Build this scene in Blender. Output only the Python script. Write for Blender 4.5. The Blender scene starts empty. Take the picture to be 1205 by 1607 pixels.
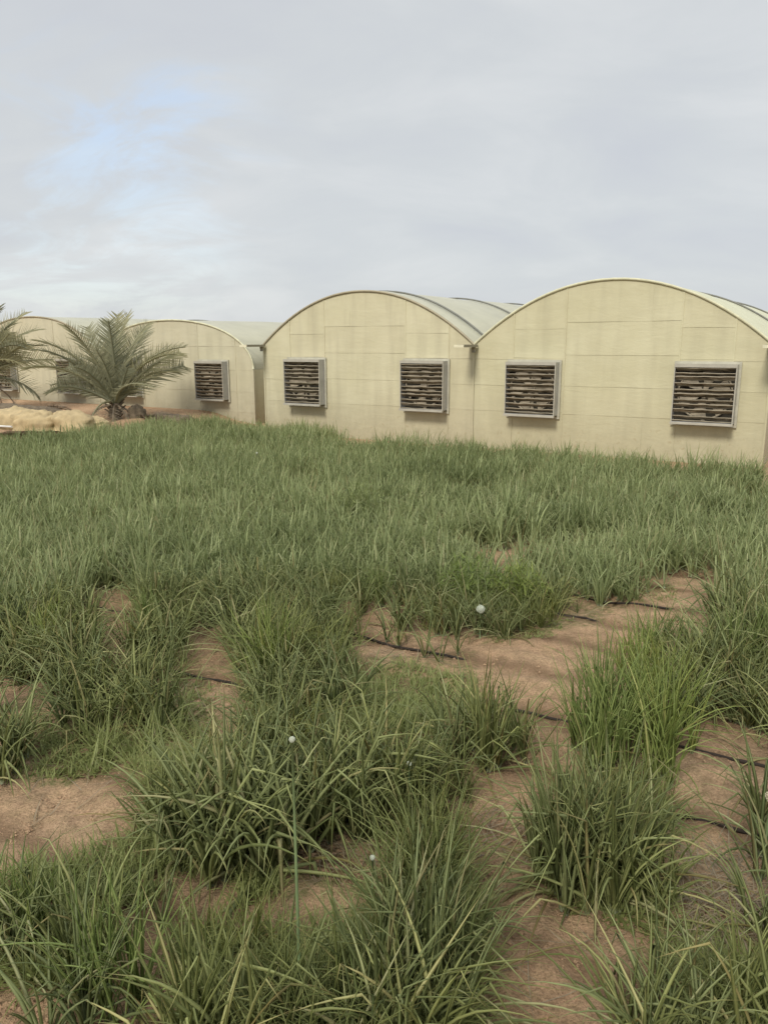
import bpy, bmesh, math, random
import numpy as np
from mathutils import Vector, Matrix, noise

scene = bpy.context.scene
R = math.radians
# ------------------------------------------------------------------ camera
H_EYE = 2.42
F_PX, PITCH, ROLL = 1222.67, 0.2172, -0.0034
cam_d = bpy.data.cameras.new("camera"); cam = bpy.data.objects.new("camera", cam_d)
scene.collection.objects.link(cam)
cam_d.sensor_fit = 'VERTICAL'; cam_d.sensor_height = 36.0; cam_d.sensor_width = 27.0
cam_d.lens = F_PX / 1607 * 36.0
cam_d.clip_start = 0.05; cam_d.clip_end = 3000
cam.matrix_world = Matrix.Translation((0, 0, H_EYE)) @ Matrix.Rotation(math.pi/2 - PITCH, 4, 'X') @ Matrix.Rotation(ROLL, 4, 'Z')
scene.camera = cam

# ------------------------------------------------------------------ world
SUN_EL, SUN_AZ = R(44), R(208)      # azimuth measured clockwise from +Y (the view direction)
world = bpy.data.worlds.new("World"); scene.world = world; world.use_nodes = True
nt = world.node_tree; N = nt.nodes; L = nt.links; N.clear()
def wn(t, **k):
    n = N.new(t)
    for a, b in k.items(): setattr(n, a, b)
    return n
def wmath(op, a, b=None, c=None, clamp=False):
    n = wn('ShaderNodeMath', operation=op, use_clamp=clamp)
    for i, v in enumerate((a, b, c)):
        if v is None: continue
        if isinstance(v, (int, float)): n.inputs[i].default_value = v
        else: L.new(v, n.inputs[i])
    return n.outputs[0]
sky = wn('ShaderNodeTexSky', sky_type='NISHITA', sun_disc=False, sun_elevation=SUN_EL, sun_rotation=SUN_AZ)
bg_blue = wn('ShaderNodeBackground'); bg_blue.inputs[1].default_value = 0.13
L.new(sky.outputs[0], bg_blue.inputs[0])
tc = wn('ShaderNodeTexCoord'); sep = wn('ShaderNodeSeparateXYZ'); L.new(tc.outputs['Generated'], sep.inputs[0])
zz = wmath('ADD', wmath('MAXIMUM', sep.outputs[2], 0.0), 0.42)
px = wmath('DIVIDE', sep.outputs[0], zz); py = wmath('DIVIDE', sep.outputs[1], zz)
cmb = wn('ShaderNodeCombineXYZ'); L.new(px, cmb.inputs[0]); L.new(py, cmb.inputs[1])
def wnoise(scale, detail, rough, dist, stretch=(1, 1, 1), off=(0, 0, 0)):
    mp = wn('ShaderNodeMapping'); mp.inputs['Scale'].default_value = stretch; mp.inputs['Location'].default_value = off
    L.new(cmb.outputs[0], mp.inputs[0])
    n = wn('ShaderNodeTexNoise'); n.inputs['Scale'].default_value = scale; n.inputs['Detail'].default_value = detail
    n.inputs['Roughness'].default_value = rough; n.inputs['Distortion'].default_value = dist
    L.new(mp.outputs[0], n.inputs['Vector']); return n.outputs[0]
n1 = wnoise(0.55, 5, 0.5, 0.3, (1.2, 1.7, 1), (3, 1, 0)); n2 = wnoise(1.8, 6, 0.55, 0.4, (1.3, 2.3, 1), (1, 7, 0))
cl = wmath('ADD', wmath('MULTIPLY', n1, 0.52), wmath('MULTIPLY', n2, 0.48))
ramp = wn('ShaderNodeValToRGB'); L.new(cl, ramp.inputs[0])
ramp.color_ramp.elements[0].position = 0.32; ramp.color_ramp.elements[0].color = (0.315, 0.327, 0.356, 1)
ramp.color_ramp.elements[1].position = 0.68; ramp.color_ramp.elements[1].color = (0.415, 0.423, 0.425, 1)
e = ramp.color_ramp.elements.new(0.5); e.color = (0.352, 0.366, 0.376, 1)
# overcast dome: brighter towards the zenith
gain = wmath('ADD', 0.98, wmath('MULTIPLY', wmath('SUBTRACT', wmath('MAXIMUM', sep.outputs[2], 0.45), 0.45), 2.2))
bg_cl = wn('ShaderNodeBackground'); L.new(ramp.outputs[0], bg_cl.inputs[0]); L.new(gain, bg_cl.inputs[1])
# thin gap in the cloud low in the north-west, torn by noise
def gap(dx, dy, dz, wide):
    v = Vector((dx, dy, dz)).normalized()
    dot = wn('ShaderNodeVectorMath', operation='DOT_PRODUCT'); dot.inputs[1].default_value = v
    L.new(tc.outputs['Generated'], dot.inputs[0])
    mr = wn('ShaderNodeMapRange', interpolation_type='SMOOTHSTEP'); L.new(dot.outputs['Value'], mr.inputs[0])
    mr.inputs[1].default_value = math.cos(R(wide)); mr.inputs[2].default_value = math.cos(R(wide*0.2)); return mr.outputs[0]
def pxdir(x, y):
    a, b = x-602.5, y-803.5
    c, s = math.cos(PITCH), math.sin(PITCH)
    return (a/F_PX, c - b/F_PX*s, -s - b/F_PX*c)
g = wmath('ADD', gap(*pxdir(20, 200), 19), wmath('MULTIPLY', gap(*pxdir(230, 175), 7), 0.6))
n3 = wnoise(2.6, 6, 0.6, 0.6, (1.3, 2.2, 1), (5, 2, 0))
m3 = wn('ShaderNodeMapRange', interpolation_type='SMOOTHSTEP'); L.new(n3, m3.inputs[0]); m3.inputs[1].default_value = 0.44; m3.inputs[2].default_value = 0.68
bl = wmath('MULTIPLY', wmath('MULTIPLY', g, m3.outputs[0]), 0.22, clamp=True)
blm = wmath('ADD', bl, 0.03)
bm = wn('ShaderNodeMixShader'); L.new(blm, bm.inputs[0]); L.new(bg_cl.outputs[0], bm.inputs[1]); L.new(bg_blue.outputs[0], bm.inputs[2])
wo = wn('ShaderNodeOutputWorld'); L.new(bm.outputs[0], wo.inputs[0])

# ------------------------------------------------------------------ sun and view
sd = bpy.data.lights.new("sun", 'SUN'); sd.energy = 1.5; sd.angle = R(14); sd.color = (1.0, 0.95, 0.86)
sun = bpy.data.objects.new("sun", sd); scene.collection.objects.link(sun)
sdir = Vector((math.sin(SUN_AZ)*math.cos(SUN_EL), math.cos(SUN_AZ)*math.cos(SUN_EL), math.sin(SUN_EL)))
sun.rotation_euler = (-sdir).to_track_quat('-Z', 'Y').to_euler(); sun.location = (-6, -8, 20)
vs = scene.view_settings; vs.view_transform = 'Standard'; vs.look = 'None'; vs.exposure = 0.9; vs.gamma = 1.0; vs.use_curve_mapping = False
scene.cycles.max_bounces = 6; scene.cycles.transparent_max_bounces = 4
scene.cycles.use_denoising = True

# ------------------------------------------------------------------ helpers
TH = 0.5419; S = 1.1
NX, NY = math.sin(TH), math.cos(TH)
def WP(u, v, z=0.0): return Vector((NX*v + NY*u, NY*v - NX*u, z))
def uv_of(x, y): return NY*x - NX*y, NX*x + NY*y
def at(x, y, z=0.0):
    """point of the ground plane seen at a place of the photograph"""
    d = pxdir(x, y); k = (z - H_EYE) / d[2]; return d[0]*k, d[1]*k
def proj(X, Y, Z):
    Z = Z - H_EYE; c, s = math.cos(PITCH), math.sin(PITCH)
    d = Y*c - Z*s; up = Y*s + Z*c
    return 602.5 + F_PX*X/d, 803.5 - F_PX*up/d
col = scene.collection
def link(o, parent=None):
    col.objects.link(o)
    if parent is not None: o.parent = parent
    return o
def mesh_from(name, verts, faces, mats=(), smooth=False, fm=None):
    me = bpy.data.meshes.new(name); me.from_pydata([tuple(v) for v in verts], [], faces); me.validate()
    for m in mats: me.materials.append(m)
    if fm: me.polygons.foreach_set('material_index', fm)
    if smooth: me.polygons.foreach_set('use_smooth', [True]*len(me.polygons))
    me.update(); return me
def obj(name, me, parent=None, loc=(0, 0, 0), rz=0.0):
    o = bpy.data.objects.new(name, me); o.location = loc; o.rotation_euler = (0, 0, rz); return link(o, parent)
def empty(name, loc, rz=0.0, parent=None):
    o = bpy.data.objects.new(name, None); o.location = loc; o.rotation_euler = (0, 0, rz); o.empty_display_size = 0.2; return link(o, parent)
def tag(o, label=None, cat=None, group=None, kind=None):
    if label: o['label'] = label
    if cat: o['category'] = cat
    if group: o['group'] = group
    if kind: o['kind'] = kind
    return o
class MB:
    def __init__(s): s.v = []; s.f = []
    def box(s, x0, x1, y0, y1, z0, z1):
        b = len(s.v); s.v += [(x, y, z) for z in (z0, z1) for y in (y0, y1) for x in (x0, x1)]
        s.f += [tuple(b+i for i in q) for q in ((0, 2, 3, 1), (4, 5, 7, 6), (0, 1, 5, 4), (2, 6, 7, 3), (0, 4, 6, 2), (1, 3, 7, 5))]; return s
    def tube(s, pts, rad, sides=6, cap=True):
        pts = [Vector(p) for p in pts]; b = len(s.v); n = len(pts)
        for i, p in enumerate(pts):
            d = (pts[min(i+1, n-1)] - pts[max(i-1, 0)]).normalized()
            a = d.cross(Vector((0, 0, 1)));
            if a.length < 1e-3: a = d.cross(Vector((1, 0, 0)))
            a.normalize(); c = a.cross(d)
            r = rad[i] if isinstance(rad, (list, tuple)) else rad
            for k in range(sides):
                t = 2*math.pi*k/sides; s.v.append(tuple(p + (a*math.cos(t) + c*math.sin(t))*r))
        for i in range(n-1):
            for k in range(sides):
                k2 = (k+1) % sides
                s.f.append((b+i*sides+k, b+i*sides+k2, b+(i+1)*sides+k2, b+(i+1)*sides+k))
        if cap:
            s.f.append(tuple(b+k for k in range(sides))); s.f.append(tuple(b+(n-1)*sides+k for k in reversed(range(sides))))
        return s
    def me(s, name, mat, smooth=False): return mesh_from(name, s.v, s.f, [mat] if mat else [], smooth)

# ------------------------------------------------------------------ materials
def mat(name):
    m = bpy.data.materials.new(name); m.use_nodes = True
    t = m.node_tree; b = t.nodes['Principled BSDF']; return m, t, b
def nd(t, ty, **k):
    n = t.nodes.new(ty)
    for a, b in k.items():
        if a in n.inputs: n.inputs[a].default_value = b
        else: setattr(n, a, b)
    return n
def coords(t, scale=(1, 1, 1), kind='Object', rnd=False):
    c = t.nodes.new('ShaderNodeTexCoord'); mp = t.nodes.new('ShaderNodeMapping'); mp.inputs['Scale'].default_value = scale
    t.links.new(c.outputs[kind], mp.inputs[0])
    if rnd:
        oi = t.nodes.new('ShaderNodeObjectInfo'); sc = nd(t, 'ShaderNodeVectorMath', operation='SCALE'); sc.inputs['Scale'].default_value = 37.0
        cb = t.nodes.new('ShaderNodeCombineXYZ'); [t.links.new(oi.outputs['Random'], cb.inputs[i]) for i in range(3)]
        t.links.new(cb.outputs[0], sc.inputs[0]); t.links.new(sc.outputs[0], mp.inputs['Location'])
    return mp.outputs[0]
def tnoise(t, vec, scale, detail=4, rough=0.55, dist=0.0):
    n = t.nodes.new('ShaderNodeTexNoise'); n.inputs['Scale'].default_value = scale; n.inputs['Detail'].default_value = detail
    n.inputs['Roughness'].default_value = rough; n.inputs['Distortion'].default_value = dist
    t.links.new(vec, n.inputs['Vector']); return n.outputs[0]
def tramp(t, fac, stops):
    r = t.nodes.new('ShaderNodeValToRGB'); t.links.new(fac, r.inputs[0]); el = r.color_ramp.elements
    while len(el) < len(stops): el.new(0.5)
    for e_, (p, c) in zip(el, stops): e_.position = p; e_.color = (*c, 1) if len(c) == 3 else c
    return r.outputs[0]
def tmix(t, fac, a, b, mode='MIX'):
    m = t.nodes.new('ShaderNodeMix'); m.data_type = 'RGBA'; m.blend_type = mode
    for sock, v in ((m.inputs[0], fac), (m.inputs[6], a), (m.inputs[7], b)):
        if isinstance(v, (int, float)): sock.default_value = v
        elif isinstance(v, tuple): sock.default_value = (*v, 1) if len(v) == 3 else v
        else: t.links.new(v, sock)
    return m.outputs[2]
def tmath(t, op, a, b=None, clamp=False):
    n = t.nodes.new('ShaderNodeMath'); n.operation = op; n.use_clamp = clamp
    for i, v in enumerate((a, b)):
        if v is None: continue
        if isinstance(v, (int, float)): n.inputs[i].default_value = v
        else: t.links.new(v, n.inputs[i])
    return n.outputs[0]
def bump(t, b, h, strength, dist=0.02):
    n = t.nodes.new('ShaderNodeBump'); n.inputs['Strength'].default_value = strength; n.inputs['Distance'].default_value = dist
    t.links.new(h, n.inputs['Height']); t.links.new(n.outputs[0], b.inputs['Normal'])

def film_mat(name, c1, c2, dirt, rough=0.45):
    """dusty greenhouse film: mottled, vertical wash streaks, splashed mud low down"""
    m, t, b = mat(name)
    v = coords(t, (1, 1, 1)); big = tnoise(t, v, 0.9, 4, 0.6)
    base = tramp(t, big, [(0.3, c1), (0.7, c2)])
    oi = t.nodes.new('ShaderNodeObjectInfo')
    base = tmix(t, 1.0, base, tramp(t, oi.outputs['Random'], [(0, (0.96, 0.95, 0.94)), (1, (1.0, 1.0, 1.0))]), 'MULTIPLY')
    st = tnoise(t, coords(t, (2.2, 1, 0.30)), 1.8, 3, 0.5)
    base = tmix(t, tmath(t, 'MULTIPLY', tramp(t, st, [(0.45, (0, 0, 0)), (0.75, (1, 1, 1))]), 0.55), base, dirt)
    hz = tnoise(t, coords(t, (0.6, 1, 2.0)), 1.5, 2, 0.5)
    base = tmix(t, tmath(t, 'MULTIPLY', tramp(t, hz, [(0.45, (0, 0, 0)), (0.75, (1, 1, 1))]), 0.22), base, dirt)
    sp = t.nodes.new('ShaderNodeSeparateXYZ'); gp = t.nodes.new('ShaderNodeNewGeometry'); t.links.new(gp.outputs['Position'], sp.inputs[0])
    low = tmath(t, 'SUBTRACT', 1.0, tmath(t, 'DIVIDE', sp.outputs[2], 1.25), clamp=True)
    nn = tnoise(t, coords(t, (2, 2, 2)), 2.5, 5, 0.7)
    f = tmath(t, 'MULTIPLY', tmath(t, 'MULTIPLY', low, nn), 1.5, clamp=True)
    base = tmix(t, f, base, tuple(x*0.85 for x in dirt))
    spk = tnoise(t, coords(t, (1, 1, 1)), 9, 3, 0.6)
    f2 = tmath(t, 'MULTIPLY', tramp(t, spk, [(0.62, (0, 0, 0)), (0.68, (1, 1, 1))]), tmath(t, 'SUBTRACT', 1.0, tmath(t, 'DIVIDE', sp.outputs[2], 0.9), clamp=True))
    base = tmix(t, tmath(t, 'MULTIPLY', f2, 0.5), base, (0.30, 0.22, 0.12))
    t.links.new(base, b.inputs['Base Color']); b.inputs['Roughness'].default_value = rough; b.inputs['Specular IOR Level'].default_value = 0.3
    wr = tnoise(t, coords(t, (1.2, 1, 3.5), rnd=True), 2.2, 5, 0.6, 0.5); bump(t, b, wr, 0.35, 0.02)
    return m
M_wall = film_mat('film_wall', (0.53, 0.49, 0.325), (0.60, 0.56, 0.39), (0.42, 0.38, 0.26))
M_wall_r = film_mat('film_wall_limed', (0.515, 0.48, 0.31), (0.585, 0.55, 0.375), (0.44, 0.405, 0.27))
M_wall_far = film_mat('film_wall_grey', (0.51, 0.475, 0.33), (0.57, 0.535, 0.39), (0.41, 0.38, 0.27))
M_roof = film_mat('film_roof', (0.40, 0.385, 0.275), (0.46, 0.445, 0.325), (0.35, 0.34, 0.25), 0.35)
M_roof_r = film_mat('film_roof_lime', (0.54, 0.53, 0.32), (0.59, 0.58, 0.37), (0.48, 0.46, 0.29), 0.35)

def plain(name, c, rough=0.6, metal=0.0, var=0.15, scale=6.0, bstr=0.2, spec=0.4):
    m, t, b = mat(name); n = tnoise(t, coords(t, (1, 1, 1), rnd=True), scale, 5, 0.6)
    cc = tramp(t, n, [(0.3, tuple(x*(1-var) for x in c)), (0.7, tuple(min(1, x*(1+var)) for x in c))])
    t.links.new(cc, b.inputs['Base Color']); b.inputs['Roughness'].default_value = rough; b.inputs['Metallic'].default_value = metal
    b.inputs['Specular IOR Level'].default_value = spec
    bump(t, b, n, bstr, 0.01); return m
M_rail = plain('rail_lime', (0.52, 0.50, 0.34), 0.5)
M_rail_dk = plain('rail_brown', (0.32, 0.28, 0.19), 0.6)
M_rib = plain('rib_metal', (0.16, 0.16, 0.14), 0.55)
M_gut = plain('gutter_metal', (0.24, 0.22, 0.16), 0.5)
M_gutlip = plain('gutter_lip', (0.66, 0.62, 0.45), 0.5)
M_galv = plain('galvanised_sheet', (0.40, 0.40, 0.385), 0.45, 0.25, 0.12, 3.0)
M_frame = plain('painted_frame', (0.40, 0.375, 0.31), 0.5, 0.0, 0.10)
M_fan_shade = plain('fan_shade_dark', (0.035, 0.03, 0.02), 0.8)  # near-black: darkness inside the fan box, put into the colour
M_flange = plain('flange_strip', (0.44, 0.42, 0.33), 0.5)
M_post = plain('post_strip', (0.62, 0.57, 0.37), 0.5)

def slat_mat():
    m, t, b = mat('dusty_slat')
    v = coords(t, (1.2, 1, 7.0), 'Object', True); n = tnoise(t, v, 3.0, 5, 0.65, 0.6)
    c = tramp(t, n, [(0.36, (0.06, 0.048, 0.03)), (0.48, (0.22, 0.18, 0.125)), (0.64, (0.44, 0.38, 0.29))])
    t.links.new(c, b.inputs['Base Color']); b.inputs['Roughness'].default_value = 0.7; b.inputs['Specular IOR Level'].default_value = 0.2
    bump(t, b, n, 0.3, 0.01); return m
M_slat = slat_mat()
M_sliplip = plain('slat_lip', (0.30, 0.26, 0.19), 0.55, 0, 0.25, 5)
M_blade = plain('fan_blade_metal', (0.34, 0.29, 0.21), 0.6, 0.0, 0.4, 4)

def leaf_mat(name, dark, light, yellow, tip=(0.30, 0.24, 0.10), base=(0.42, 0.45, 0.30), base_w=0.10):
    m, t, b = mat(name)
    a1 = t.nodes.new('ShaderNodeAttribute'); a1.attribute_name = 'tint'
    a2 = t.nodes.new('ShaderNodeAttribute'); a2.attribute_name = 'along'
    c = tramp(t, a1.outputs['Fac'], [(0.0, dark), (0.80, light), (0.90, yellow), (1.0, tip)])
    oi = t.nodes.new('ShaderNodeObjectInfo')
    c = tmix(t, 1.0, c, tramp(t, oi.outputs['Random'], [(0, (0.84, 0.88, 0.86)), (0.5, (0.97, 0.97, 0.9)), (1, (1.1, 1.06, 0.86))]), 'MULTIPLY')
    n = tnoise(t, coords(t, (1, 1, 1), 'Object'), 14, 3, 0.6)
    c = tmix(t, tmath(t, 'MULTIPLY', n, 0.4), c, tuple(x*0.85 for x in dark))
    c = tmix(t, tramp(t, a2.outputs['Fac'], [(0.0, (1, 1, 1)), (base_w, (0, 0, 0))]), c, base)
    c = tmix(t, tmath(t, 'MULTIPLY', tramp(t, a2.outputs['Fac'], [(0.86, (0, 0, 0)), (1.0, (1, 1, 1))]), 0.7), c, tip)
    t.links.new(c, b.inputs['Base Color']); b.inputs['Roughness'].default_value = 0.5; b.inputs['Specular IOR Level'].default_value = 0.3
    tr = t.nodes.new('ShaderNodeBsdfTranslucent'); t.links.new(c, tr.inputs[0])
    mx = t.nodes.new('ShaderNodeMixShader'); mx.inputs[0].default_value = 0.45
    out = t.nodes['Material Output']; t.links.new(b.outputs[0], mx.inputs[1]); t.links.new(tr.outputs[0], mx.inputs[2]); t.links.new(mx.outputs[0], out.inputs[0])
    return m
M_onion = leaf_mat('onion_leaf', (0.14, 0.17, 0.060), (0.52, 0.56, 0.27), (0.60, 0.57, 0.32))
M_onion_bright = leaf_mat('onion_leaf_bright', (0.20, 0.265, 0.075), (0.50, 0.57, 0.22), (0.58, 0.58, 0.26))
M_weed = leaf_mat('weed_leaf', (0.17, 0.20, 0.065), (0.40, 0.43, 0.175), (0.47, 0.46, 0.22))
M_weedy = leaf_mat('yellow_weed_leaf', (0.15, 0.20, 0.045), (0.29, 0.34, 0.10), (0.36, 0.37, 0.12))
M_palm = leaf_mat('palm_leaf', (0.20, 0.20, 0.13), (0.46, 0.45, 0.31), (0.54, 0.51, 0.37), base=(0.2, 0.19, 0.12), base_w=0.02)
M_drypalm = plain('dry_frond', (0.24, 0.19, 0.13), 0.8, 0, 0.3, 8)
M_dry = plain('dry_leaf', (0.22, 0.175, 0.11), 0.7, 0, 0.35, 8)
M_bark = plain('palm_bark', (0.13, 0.10, 0.065), 0.9, 0, 0.4, 18, 0.8)
M_hose = plain('drip_hose', (0.022, 0.015, 0.010), 0.85, 0, 0.3, 10)
M_white = plain('white_petal', (0.50, 0.53, 0.42), 0.6, 0, 0.1, 20)
M_seed = plain('dry_seed_head', (0.50, 0.44, 0.30), 0.8, 0, 0.3, 20)
M_scape = plain('flower_stalk', (0.16, 0.22, 0.10), 0.5, 0, 0.15, 10)
M_sack = plain('tan_sacking', (0.40, 0.31, 0.17), 0.85, 0, 0.25, 4.0, 0.9)
M_soil = plain('dark_soil', (0.13, 0.10, 0.065), 0.95, 0, 0.4, 9, 0.9)
M_pvc = plain('white_pipe', (0.70, 0.70, 0.66), 0.4)

def ground_mat():
    m, t, b = mat('red_sand')
    v = coords(t, (1, 1, 1)); n1 = tnoise(t, v, 0.8, 6, 0.6, 0.3); n2 = tnoise(t, v, 7, 6, 0.65, 0.4); n3 = tnoise(t, v, 70, 4, 0.7)
    c = tramp(t, n1, [(0.3, (0.43, 0.275, 0.168)), (0.5, (0.52, 0.35, 0.218)), (0.72, (0.58, 0.405, 0.262))])
    c = tmix(t, 0.6, c, tramp(t, n2, [(0.3, (0.42, 0.40, 0.38)), (0.5, (0.95, 0.93, 0.9)), (0.72, (1.25, 1.22, 1.16))]), 'MULTIPLY')
    c = tmix(t, 0.6, c, tramp(t, n3, [(0.38, (0.45, 0.42, 0.40)), (0.6, (1.1, 1.1, 1.1))]), 'MULTIPLY')
    # thin film of algae and seedlings where the crop keeps the soil damp
    a = t.nodes.new('ShaderNodeAttribute'); a.attribute_name = 'moss'
    g = tnoise(t, v, 16, 5, 0.7)
    f = tmath(t, 'MULTIPLY', a.outputs['Fac'], tramp(t, g, [(0.38, (0, 0, 0)), (0.62, (1, 1, 1))]))
    c = tmix(t, tmath(t, 'MULTIPLY', f, 0.85), c, (0.14, 0.155, 0.055))
    d = t.nodes.new('ShaderNodeAttribute'); d.attribute_name = 'damp'
    c = tmix(t, d.outputs['Fac'], c, (0.17, 0.105, 0.06))
    t.links.new(c, b.inputs['Base Color']); b.inputs['Roughness'].default_value = 0.93; b.inputs['Specular IOR Level'].default_value = 0.15
    h = tmath(t, 'ADD', tmath(t, 'MULTIPLY', n2, 1.0), tmath(t, 'MULTIPLY', n3, 0.5)); bump(t, b, h, 1.0, 0.05)
    return m
M_ground = ground_mat()

# ------------------------------------------------------------------ ground
ROWS = [3.92 + 0.64*k for k in range(-3, 14)]
def sstep(a, b, x): t_ = min(1.0, max(0.0, (x-a)/(b-a))); return t_*t_*(3-2*t_)
def gh(x, y):
    """smooth height of the terrain"""
    u, v = uv_of(x, y)
    return 0.33 * sstep(-15.5, -17.0, u) * sstep(13.6, 14.6, v)
def in_poly(x, y, P):
    c = False; j = len(P)-1
    for i in range(len(P)):
        if (P[i][1] > y) != (P[j][1] > y) and x < (P[j][0]-P[i][0])*(y-P[i][1])/(P[j][1]-P[i][1]) + P[i][0]: c = not c
        j = i
    return c
# places of the photograph where sand shows between the crop (later turned into ground areas)
BARE_PX = [
    [(1060, 905), (1125, 903), (1125, 950), (1010, 985), (925, 1015), (885, 1060), (880, 1110), (850, 1190), (815, 1235), (835, 1120), (850, 1075), (760, 1060), (735, 1015), (790, 1003), (870, 985), (920, 955), (985, 950), (1050, 935)],
    [(560, 962), (600, 985), (660, 1000), (730, 1010), (745, 1060), (700, 1055), (640, 1040), (560, 1020)],
    [(143, 925), (200, 925), (205, 990), (160, 1000)],
    [(300, 985), (335, 985), (355, 1030), (368, 1110), (300, 1110)],
    [(10, 1100), (90, 1100), (110, 1150), (40, 1160)],
    [(-40, 1230), (90, 1215), (190, 1200), (215, 1260), (120, 1300), (50, 1320), (-40, 1345)],
    [(445, 1315), (540, 1305), (615, 1320), (600, 1385), (470, 1390)],
    [(770, 1400), (830, 1400), (940, 1445), (1000, 1460), (960, 1560), (945, 1640), (745, 1640)],
    [(1070, 1145), (1145, 1145), (1160, 1200), (1150, 1330), (1060, 1290), (1090, 1210)],
    [(1075, 1345), (1165, 1350), (1185, 1480), (1080, 1470)],
    [(745, 1265), (825, 1260), (815, 1340), (790, 1400), (755, 1380)],
    [(178, 1500), (245, 1490), (262, 1560), (255, 1640), (185, 1640)],
    [(-20, 1585), (75, 1580), (80, 1640), (-20, 1640)],
]
BARE = [[at(*p) for p in P] for P in BARE_PX]
MOSS = [[at(*p) for p in P] for P in (
    [(430, 1030), (740, 1020), (760, 1120), (640, 1130), (420, 1110)], [(200, 1040), (330, 1040), (340, 1210), (60, 1230), (0, 1190), (0, 1110)],
    [(780, 1330), (900, 1330), (1200, 1420), (1205, 1480), (1050, 1480)], [(840, 950), (1000, 940), (900, 1000), (760, 1010)],
    [(980, 1500), (1230, 1450), (1230, 1660), (980, 1660)], [(420, 1290), (600, 1290), (620, 1420), (430, 1420)])]
def axis(lo, hi, a, b, step, grow=1.22):
    xs = list(np.arange(a, b+1e-6, step)); s_ = step; x = a
    while x > lo: s_ *= grow; x -= s_; xs.insert(0, x)
    s_ = step; x = b
    while x < hi: s_ *= grow; x += s_; xs.append(x)
    return xs
gx = axis(-900, 900, -4.4, 6.4, 0.045, 1.12); gy = axis(-700, 1600, 1.2, 9.0, 0.045, 1.12)
gv = []; moss = []; damp = []
for y in gy:
    for x in gx:
        z = gh(x, y); near = -9 < x < 12 and -2 < y < 14
        mo = dm = 0.0
        if near:
            u, v = uv_of(x, y)
            z += 0.05*(noise.noise((x*0.9, y*0.9, 1.3))) + 0.030*noise.noise((x*3.1, y*3.1, 4.0)) + 0.020*noise.noise((x*7, y*7, 7)) + 0.010*noise.noise((x*19, y*19, 7))
            k = min(abs(v - r) for r in ROWS); wob = 0.05*noise.noise((u*1.3, v, 9))
            z += 0.012*math.exp(-((k-0.2)/0.09)**2)
            dm = 0.75*math.exp(-((k+wob)/0.09)**2)
            for P in MOSS:
                if in_poly(x + 0.15*noise.noise((x*3, y*3, 2)), y + 0.15*noise.noise((x*3, y*3, 5)), P): mo = 1.0; break
            if mo == 0.0: mo = 0.25
        gv.append((x, y, z)); moss.append(mo); damp.append(dm)
nxg = len(gx)
gf = [(j*nxg+i, j*nxg+i+1, (j+1)*nxg+i+1, (j+1)*nxg+i) for j in range(len(gy)-1) for i in range(nxg-1)]
gm = mesh_from('ground', gv, gf, [M_ground], True)
for nm, arr in (('moss', moss), ('damp', damp)):
    at_ = gm.attributes.new(nm, 'FLOAT', 'POINT'); at_.data.foreach_set('value', arr)
ground = tag(obj('ground', gm), kind='structure')

# ------------------------------------------------------------------ greenhouses
def parab(half, spring, peak): return lambda x: spring + (peak-spring)*max(0.0, 1-(abs(x)/half)**2.05)
def ellip(half, cz, peak): return lambda x: cz + (peak-cz)*max(0.0, 1-(abs(x)/half)**2.1)**(1/2.1)
rnd = random.Random(5)
def panel_mesh(x0, x1, z0, z1, arch, m, seed):
    """one sheet of film: sags a little, its lower hem stands proud of the sheet below"""
    g = 0.0008; x0 += g; x1 -= g; nx, nz = max(3, int((x1-x0)/0.16)), 5
    r = random.Random(seed); V = []; F = []
    for j in range(nz+1):
        for i in range(nx+1):
            x = x0 + (x1-x0)*i/nx; top = min(z1, arch(x) - 0.012); top = max(top, z0 + 0.002)
            f = j/nz; z = z0 + (top-z0)*f
            y = -0.014 - 0.005*(1-f)**4 + 0.005*noise.noise((x*1.7+seed, z*2.3, seed*1.7))
            V.append((x, y, z + 0.008*noise.noise((x*1.1, seed, 2)) * (1-f)))
    for j in range(nz):
        for i in range(nx): a = j*(nx+1)+i; F.append((a, a+1, a+nx+2, a+nx+1))
    b = len(V); ring = [i for i in range(nx+1)] + [j*(nx+1)+nx for j in range(1, nz+1)] + [nz*(nx+1)+i for i in range(nx-1, -1, -1)] + [j*(nx+1) for j in range(nz-1, 0, -1)]
    for i in ring: V.append((V[i][0], 0.012, V[i][2]))
    n = len(ring)
    for k in range(n): F.append((ring[k], b+k, b+(k+1) % n, ring[(k+1) % n]))
    return mesh_from('film_panel', V, F, [m], False)

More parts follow.
